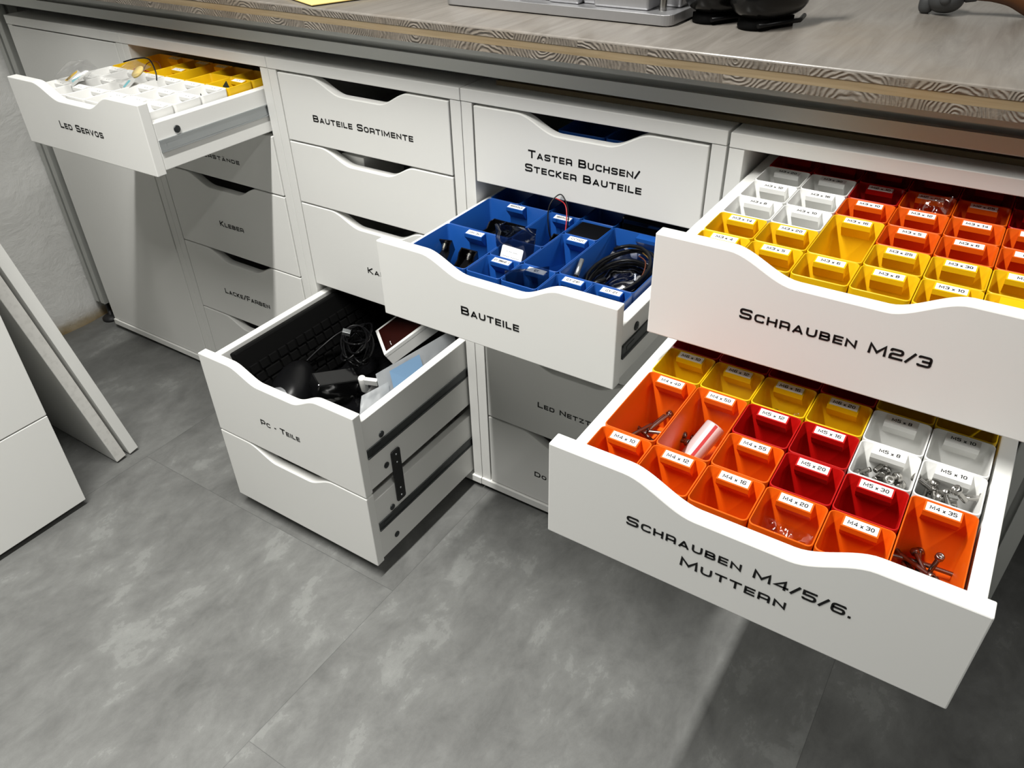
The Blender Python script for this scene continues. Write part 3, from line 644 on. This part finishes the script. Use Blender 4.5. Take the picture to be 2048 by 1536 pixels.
holder('battery_holder', 3, .072, 'black three slot battery holder lying in the blue 18650x3 bin', (.7660, -.0760, .5120), (.06, -.04, -.10))
holder('battery_holder', 1, .060, 'black single battery holder at the right of the blue UM-3x1 bin', (.7960, -.1560, .4990), (.36, .1, .20), 'holders in the UM-3x1 bin')
holder('battery_holder', 1, .060, 'black single battery holder at the left of the blue UM-3x1 bin', (.7640, -.1560, .5010), (.42, 0, .25), 'holders in the UM-3x1 bin')
h = holder('battery_holder', 1, .068, 'black single battery holder in the long blue 18650x1 bin', (.8720, -.0730, .5000), (.32, 0, 0))
MB().tube(spline([(.881, -.02, .520), (.874, -.030, .545), (.866, -.018, .575), (.874, -.002, .588), (.890, -.010, .570), (.893, -.022, .535)], 10), .0008, 6).obj('black_lead', 'black', None)
tag(bpy.data.objects['black_lead'], 'thin black wire looping up out of the blue 18650x1 bin', 'wire')
MB().tube(spline([(.872, -.012, .586), (.884, -.008, .578), (.893, -.020, .562), (.896, -.036, .536), (.880, -.045, .518)], 10), .0008, 6).obj('red_lead', 'redwire', None)
tag(bpy.data.objects['red_lead'], 'thin red wire bending down into the blue 18650x1 bin', 'wire')
ab = tag(bag('antistatic_bag', (.8550, -.122, .500), (.8960, -.120, .500), (.8955, -.096, .582), (.8465, -.112, .584), 'esd', .006, .004, 8, f=38), 'dark glossy antistatic bag with a white sticker, standing in a small blue bin', 'bag')
T = Matrix.Translation((.8765, -.1225, .556)) @ Euler((1.15, 0, -.06)).to_matrix().to_4x4()
sp_ = MB().prism(rrect(-.0155, -.0080, .0155, .0080, .002), 'z', 0, .0003, T).obj('sticker', 'paper', ab)
tm = MB(); text_mesh(tm, '_ __ ___', lambda p: T @ Vector((p.x, p.y+.0005, .0005)), .0025, .016, .14); text_mesh(tm, '____ _____', lambda p: T @ Vector((p.x, p.y-.0055, .0005)), .0022, .024, .14); tm.obj('print', 'dgrey', sp_, fix=False)
tag(bag('film_bag', (.906, -.174, .505), (.942, -.149, .505), (.9440, -.1480, .568), (.9030, -.1775, .565), 'smoke', .002, .0014, 9), 'grey film bag standing upright in the second small front bin', 'bag')
tag(bag('film_bag', (.925, -.126, .505), (.941, -.090, .500), (.944, -.098, .552), (.932, -.134, .556), 'thinfilm', .001, .001, 10), 'clear stiff film standing in the blue CC1101 bin', 'film')
MB().box(.9015, -.0375, .500, .9462, .0068, .5546).obj('black_block', 'gloss', None, bevel=.002); tag(bpy.data.objects['black_block'], 'glossy black block filling the small blue bin behind CC1101', 'block')
MB().box(.9520, .0175, .520, 1.0360, .100, .5680).obj('black_box', 'gloss', None, bevel=.003); tag(bpy.data.objects['black_box'], 'flat black box behind the large blue bin with the cable coil', 'box')
# coil of black cable with steel probes
coil = empty('cable_coil', (.995, -.07, .50), 'coil of black cable with steel probe tips lying in the largest blue bin', 'cable')
mb = MB(); pts = []
for i in range(150):
    t = i/150*2*math.pi*6.4; k = i/150
    rx = .036+.004*math.sin(t*.37+1); ry = .046+.006*math.sin(t*.29)
    x = max(-.0405, min(.0405, rx*math.cos(t)+.003*math.sin(t*.61))); y = max(-.058, min(.060, ry*math.sin(t)+.004*math.cos(t*.43)))
    pts.append((x, y, .012+.034*k+.010*math.sin(t+.6)*(.4+k)))
mb.tube(pts, .0022, 8).obj('cable', 'black', coil)
for A, B in (((-.034, -.058, .034), (-.0405, -.020, .054)), ((-.006, -.026, .040), (-.028, -.062, .034))):
    A, B = Vector(A), Vector(B); d = B-A
    MB().tube([A, A+d*.45], .0033, 10).obj('sleeve', 'black', coil); MB().tube([A+d*.4, B], .0029, 12).obj('probe_tip', 'steel', coil)
MB().tube(spline([(.010, .040, .050), (.028, .020, .052), (.034, -.010, .045), (.018, -.030, .030), (.020, -.052, .028), (.032, -.060, .030)], 8), .0007, 6).obj('ochre_wire', 'yelwire', coil)
MB().tube(spline([(.008, .034, .048), (.024, .018, .050), (.031, -.012, .044), (.014, -.032, .028), (.017, -.050, .026), (.028, -.059, .028)], 8), .0007, 6).obj('brown_wire', 'brnwire', coil)
MB().box(.026, -.064, .020, .036, -.058, .034).obj('plug', 'paper', coil)
tag(bag('antistatic_bag', (.954, -.100, .498), (1.036, -.120, .498), (1.037, .004, .526), (.956, .000, .536), 'esd', .008, .004, 12, f=24), 'dark crumpled antistatic bag under the cable coil', 'bag')
# bags and bits in the LED SERVOS drawer
def servo_bag(label, c, seed, rz):  # film around small printed cards
    T = Matrix.Translation(c) @ Matrix.Rotation(rz, 4, 'Z')
    o = bag('clear_bag', T @ Vector((-.030, -.028, .004)), T @ Vector((.030, -.026, .004)), T @ Vector((.026, .028, .016)), T @ Vector((-.028, .026, .020)), 'clear', .015, .004, seed, n=18, f=17)
    tag(o, label, 'bag', 'servo bags in the LED SERVOS drawer'); return o, T
o, T = servo_bag('clear bag with yellow and blue printed label, nearer the drawer front', (.075, -.135, .664), 21, -.35)
p = MB().box(-.024, -.016, .003, .024, .010, .0042, T @ Matrix.Rotation(.5, 4, 'X')).obj('insert_card', 'grip', o)
T2 = T @ Matrix.Rotation(.5, 4, 'X'); f_ = MB().prism([(-.0235, -.0155), (-.012, -.0155), (-.014, .006), (-.020, .009), (-.0235, .002)], 'z', .0042, .0046, T2).obj('yellow_print', 'yellow', p); MB().prism([(.002, -.010), (.012, -.010), (.012, .009), (.002, .009)], 'z', .0042, .0046, T2).obj('blue_print', 'cyan', p)
um = MB(); ribbon(um, roundpts([(-.0205, -.004), (-.0205, -.0125, .004), (-.0145, -.0125, .004), (-.0145, -.006)], False), False, .0022, lambda q: T2 @ Vector((q.x, q.y, .0048)))
text_mesh(um, '___ _', lambda q: T2 @ Vector((q.y-.008, -q.x-.003, .0044)), .003, .012); text_mesh(um, '_ __', lambda q: T2 @ Vector((q.x+.017, q.y-.002, .0044)), .003, .008); um.obj('print', 'ink', p, fix=False)
o, T = servo_bag('clear bag with a brown disc and blue label, beside the yellow bins', (.158, -.100, .666), 22, -.2)
T2 = T @ Matrix.Rotation(.6, 4, 'X')
p = MB().box(.006, -.020, .003, .026, .002, .0042, T2).obj('insert_card', 'grip', o); MB().prism([(.010, -.018), (.016, -.018), (.016, -.004), (.010, -.004)], 'z', .0042, .0046, T2).obj('blue_print', 'cyan', p)
q = MB().lathe([(0, 0), (.011, 0), (.011, .003), (0, .003)], 20, T2 @ Matrix.Translation((.014, .014, .002))).obj('disc', 'envelope', o); q['label'] = 'brownish disc seen through the film'
MB().tube(spline([(.130, -.085, .685), (.150, -.074, .690), (.172, -.068, .690), (.190, -.074, .676), (.196, -.080, .664)], 8), .0011, 6).obj('black_lead', 'black', o)
wr = empty('wire_coil', (.085, -.022, .605), 'coil of orange and red wires in the large yellow bin', 'wire')
for k in range(5):
    pts = [(.024*math.cos(t*.3+k)+.003*math.sin(t), .018*math.sin(t*.3+k), .014+.007*k+.008*math.sin(t*.3+k*2)) for t in range(24)]
    MB().tube(pts, .0013, 6).obj('orange_wire' if k % 2 else 'red_wire', 'orwire' if k % 2 else 'redwire', wr)
MB().tube(spline([(-.022, 0, .03), (-.012, .012, .055), (.010, .020, .058), (.026, .010, .040)], 8), .0007, 6).obj('thin_wire', 'brnwire', wr)
lf = MB().prism([(0, 0), (.012, .002), (.016, .018), (.006, .036), (-.003, .022)], 'y', 0, .0016, Matrix.Translation((.278, -.032, .626)) @ Euler((-.3, .1, .5)).to_matrix().to_4x4()).obj('small_board', 'leaf'); tag(lf, 'small dark pointed board leaning in the right yellow bin of the LED SERVOS drawer', 'board')
lf2 = MB().prism([(0, 0), (.005, 0), (.0025, .010)], 'y', 0, .0012, Matrix.Translation((.296, -.082, .648))).obj('small_tip', 'leaf'); tag(lf2, 'tiny dark tip sticking up in a white bin near the drawer side', 'tip')
# ---------------------------------------------------------------- PC - TEILE drawer
kb = empty('keyboard', (.3985, -.2180, .3040), 'black keyboard standing on edge along the left side of the PC - TEILE drawer', 'keyboard', None, (0, math.radians(71), 0))
MB().box(0, 0, -.0, .118, .44, .016, Matrix.Translation((0, 0, -.0))).obj('body', 'matt', kb, bevel=.003)
ky = MB()
for r in range(5):
    y = .012+.004*(r % 3)
    while y < .42:
        w = .0165 if rnd.random() < .85 else .030
        ky.prism([(.030+r*.0172, y), (.0445+r*.0172, y), (.0445+r*.0172, y+w), (.030+r*.0172, y+w)], 'z', .016, .0205); y += w+.0035
ky.obj('key_block', 'matt', kb, bevel=.0012)
def blob(name, m, parent, loc, rad, rot, e=.8, seg=28, rings=18, zcut=None):
    mb = MB(); vs = []; fs = []
    def pw(a): return math.copysign(abs(a)**e, a)
    for i in range(rings+1):
        ph = -math.pi/2+math.pi*i/rings
        for j in range(seg):
            th = 2*math.pi*j/seg; x, y, z = pw(math.cos(ph))*pw(math.cos(th)), pw(math.cos(ph))*pw(math.sin(th)), pw(math.sin(ph))
            if zcut is not None: z = max(z, zcut)
            vs.append((x*rad[0], y*rad[1], z*rad[2]))
    for i in range(rings):
        for j in range(seg): fs.append((i*seg+j, i*seg+(j+1) % seg, (i+1)*seg+(j+1) % seg, (i+1)*seg+j))
    o = mb.add(vs, fs, True).obj(name, m, parent, loc); o.rotation_euler = rot; return o
ms = empty('computer_mouse', (.462, -.158, .222), 'black computer mouse with a silvery glossy flank at the front of the PC - TEILE drawer', 'mouse', None, (.1, -.35, .55))
blob('shell', 'black', ms, (0, 0, 0), (.036, .058, .034), (0, 0, 0), .85, zcut=-.6); blob('flank', 'silver', ms, (-.006, -.030, .003), (.026, .028, .0285), (0, 0, .1), .85, zcut=-.7)
MB().lathe([(.006, 0), (.009, .002), (.010, .005)], 20, Matrix.Translation((-.033, -.030, .006)) @ Euler((0, -1.0, 0)).to_matrix().to_4x4(), cap=False).obj('thumb_dent', 'gloss', ms)
ad = MB().box(-.016, -.037, -.018, .016, .037, .018).obj('power_adapter', 'gloss', None, (.524, -.126, .236), bevel=.003); ad.rotation_euler = (-.25, .25, -.45); tag(ad, 'black flat adapter with a shiny face in the middle of the PC - TEILE drawer', 'adapter')
cb_ = empty('cable_bundle', (.495, -.035, .205), 'tied bundle of black cables behind the adapter in the PC - TEILE drawer', 'cable')
for k in range(9):
    r1, r2 = .045+rnd.uniform(-.008, .012), .018+rnd.uniform(-.004, .010); ph = rnd.uniform(-.3, .3); pts = []
    for i in range(26):
        t = 2*math.pi*i/25; x = r1*math.cos(t); y = r2*math.sin(t)
        pts.append((x*math.cos(-.95+ph)-y*math.sin(-.95+ph), x*math.sin(-.95+ph)+y*math.cos(-.95+ph), .030+k*.004+.012*math.sin(t+k)))
    MB().tube(pts, .0019, 7).obj('cable', 'black', cb_)
MB().tube(spline([(-.020, .045, .060), (-.035, .0, .062), (-.045, -.040, .050), (-.048, -.075, .040)], 8), .0019, 7).obj('cable', 'black', cb_)
MB().box(-.007, -.005, -.004, .007, .005, .004, Matrix.Translation((-.026, .004, .062)) @ Euler((.2, .3, .6)).to_matrix().to_4x4()).obj('plug', 'steel', cb_, bevel=.0006)
bb_ = bag('black_bag', (.400, -.236, .188), (.684, -.236, .188), (.684, .200, .192), (.400, .200, .192), 'gloss', .010, .006, 31, n=40, f=32)
for v in bb_.data.vertices: v.co.z = max(v.co.z, .1862)
tag(bb_, 'crumpled black plastic bag covering the floor of the PC - TEILE drawer', 'bag')
F, a, b = Vector((.553, -.033, .250)), Vector((-.065, .052, .0)), Vector((.052, .046, .040)); A_ = a.normalized(); B_ = (b-A_*b.dot(A_)).normalized(); N_ = B_.cross(A_)
if N_.z < 0: N_ = -N_
T = Matrix((( *[B_.x, A_.x, N_.x], F.x), (*[B_.y, A_.y, N_.y], F.y), (*[B_.z, A_.z, N_.z], F.z), (0, 0, 0, 1)))
bx = MB().box(0, 0, -.026, .145, .083, 0, T).obj('product_box', 'wbin', None, bevel=.0008); tag(bx, 'white carton with a dark red printed top lying tilted in the PC - TEILE drawer', 'box')
MB().box(.006, .006, 0, .139, .077, .0003, T).obj('printed_top', 'dkred', bx); MB().box(0.0, .0, -.0075, .145, .0832, -.0062, T).obj('lid_seam', 'matt', bx)
tp = MB(); text_mesh(tp, '_-_', lambda p: T @ Vector((.016+p.y, .018-p.x, .0005)), .006, .012); tp.obj('print', 'grip', bx, fix=False)
g = tag(bag('polythene_bag', (.676, -.165, .205), (.682, .020, .205), (.652, .035, .297), (.622, -.126, .291), 'dull', .004, .002, 41), 'milky polythene bag with a light blue panel along the right drawer side', 'bag', 'polythene bags in the PC - TEILE drawer')
MB().add([(.627, -.108, .2905), (.640, -.050, .2935), (.663, -.060, .2400), (.652, -.125, .2400)], [(0, 1, 2, 3)]).obj('blue_panel', 'bluep', g, fix=False)
for v in bpy.data.objects['blue_panel'].data.vertices: v.co.x += .0075
tag(bag('polythene_bag', (.655, -.228, .200), (.672, -.150, .200), (.640, -.120, .279), (.622, -.162, .272), 'dull', .004, .002, 42), 'milky polythene bag standing nearest the front right corner of the PC - TEILE drawer', 'bag', 'polythene bags in the PC - TEILE drawer')
hn = MB().lathe([(0, 0), (.0056, 0), (.0062, .001), (.0062, .027), (.0054, .029), (0, .029)], 18).box(0, -.0035, .017, .026, .0035, .027).obj('plastic_hinge', 'wbin', None, (.583, -.116, .240)); hn.rotation_euler = (.2, 0, .35); tag(hn, 'white plastic hinge piece beside the polythene bags', 'hinge')
bx2 = MB().box(.470, .020, .487, .515, .110, .566).obj('white_carton', 'wbin', None, bevel=.0008); tag(bx2, 'white carton seen through the finger dip of the unmarked second drawer', 'box')
# ---------------------------------------------------------------- things on the worktop
ZT = .7856
ev = MB().box(0, 0, .0012, .16, .23, .0030).obj('envelope', 'envelope', None, (.5150, -.0375, ZT), bevel=.0006); ev.rotation_euler = (0, 0, math.radians(69)); tag(ev, 'flat yellow card at the front edge of the worktop', 'card')
hs = empty('cast_housing', (.665, .051, ZT), 'cast aluminium housing with a flanged foot standing on the worktop', 'housing')
bp = MB().prism(rrect(0, 0, .316, .30, .012, 6), 'z', .0012, .0125)
for x0, x1 in ((.0, .028), (.150, .200), (.268, .316)): bp.prism(rrect(x0+.004, .003, x1-.004, .297, .004, 3), 'z', 0, .0013)
bp.obj('flange', 'cast', hs, bevel=.0012)
bd = MB().box(.006, .012, .0125, .110, .27, .16).box(.110, .020, .0125, .150, .27, .16).box(.150, .012, .0125, .192, .27, .16).box(.192, .022, .0125, .212, .27, .16).box(.212, .012, .0125, .282, .27, .16).box(.282, .045, .0125, .308, .27, .16)
bd.obj('body', 'cast', hs, bevel=.003, seg=3)
for x0, x1 in ((.113, .147), (.1935, .2105)): MB().prism(rrect(x0, .018, x1, .15, .004, 4), 'y', .0195 if x0 < .15 else .0215, .0222).obj('opening', 'matt', hs)
thr = [(.0042, 0)]
for i in range(40): thr += [(.0046, .0008+i*.0015), (.0038, .00155+i*.0015)]
MB().lathe(thr, 16, Matrix.Translation((.295, .024, .0125))).obj('threaded_rod', 'bolt', hs)
for i, (px, py, lab) in enumerate(((1.014, .118, 'glossy black carbon patterned pod with chrome trim, next to the cast housing'), (1.071, .108, 'glossy black carbon patterned pod with chrome trim, farther from the housing'))):
    e = empty('carbon_pod', (px, py, ZT), lab, 'gadget', 'pair of black pods on the worktop', (0, 0, -.50))
    blob('shell', 'carbon', e, (0, 0, .034), (.028, .048, .0255), (0, 0, 0), .75)
    MB().lathe([(.018, .0), (.019, .004), (.015, .012)], 20, Matrix.Translation((0, -.018, 0))).box(-.014, -.03, 0, .010, .03, .010).obj('base', 'matt', e)
    MB().tube([(.018, -.030, .006), (.019, .030, .006), (.010, .045, .008)], .0025, 8).obj('rail', 'black', e)
    blob('trim', 'chrome', e, (0, .004, .0500), (.0240, .0400, .0115), (0, 0, 0), .8)
    blob('cap', 'silver', e, (0, .004, .0560), (.0222, .0375, .0110), (0, 0, 0), .8)
    MB().prism(rrect(-.013, .038, .013, .048, .003), 'y', -.0475, -.036).obj('slot', 'ink', e)
    MB().tube([(.006, .040, .040), (.012, .058, .046), (.016, .075, .054)], [.012, .010, .008], 12).obj('strap', 'black', e); MB().tube([(.006, .046, .042), (.009, .052, .043)], .0135, 16).obj('collar', 'silver', e)
tl = empty('hub_tool', (1.222, .263, ZT), 'dark grey plastic hub with a curved brown leg at the right of the worktop', 'tool')
blob('hub', 'dgrey', tl, (.004, 0, .017), (.020, .022, .016), (0, 0, 0), .9); blob('claw', 'dgrey', tl, (-.014, -.004, .0105), (.0085, .010, .011), (0, 0, 0), .8); blob('stud', 'dgrey', tl, (.006, -.019, .018), (.006, .006, .006), (0, 0, 0), .9)
MB().lathe([(.006, 0), (.0075, .002), (.0075, .012), (.006, .014)], 14, Matrix.Translation((.022, 0, .020)) @ Euler((0, 1.4, .1)).to_matrix().to_4x4()).obj('collar', 'dgrey', tl)
MB().tube(spline([(.034, .002, .022), (.052, .006, .023), (.070, .010, .020), (.086, .014, .011), (.096, .018, .003)], 8), [.006+.0035*math.sin(i/32*3.1) for i in range(33)], 12).obj('leg', 'brown', tl)
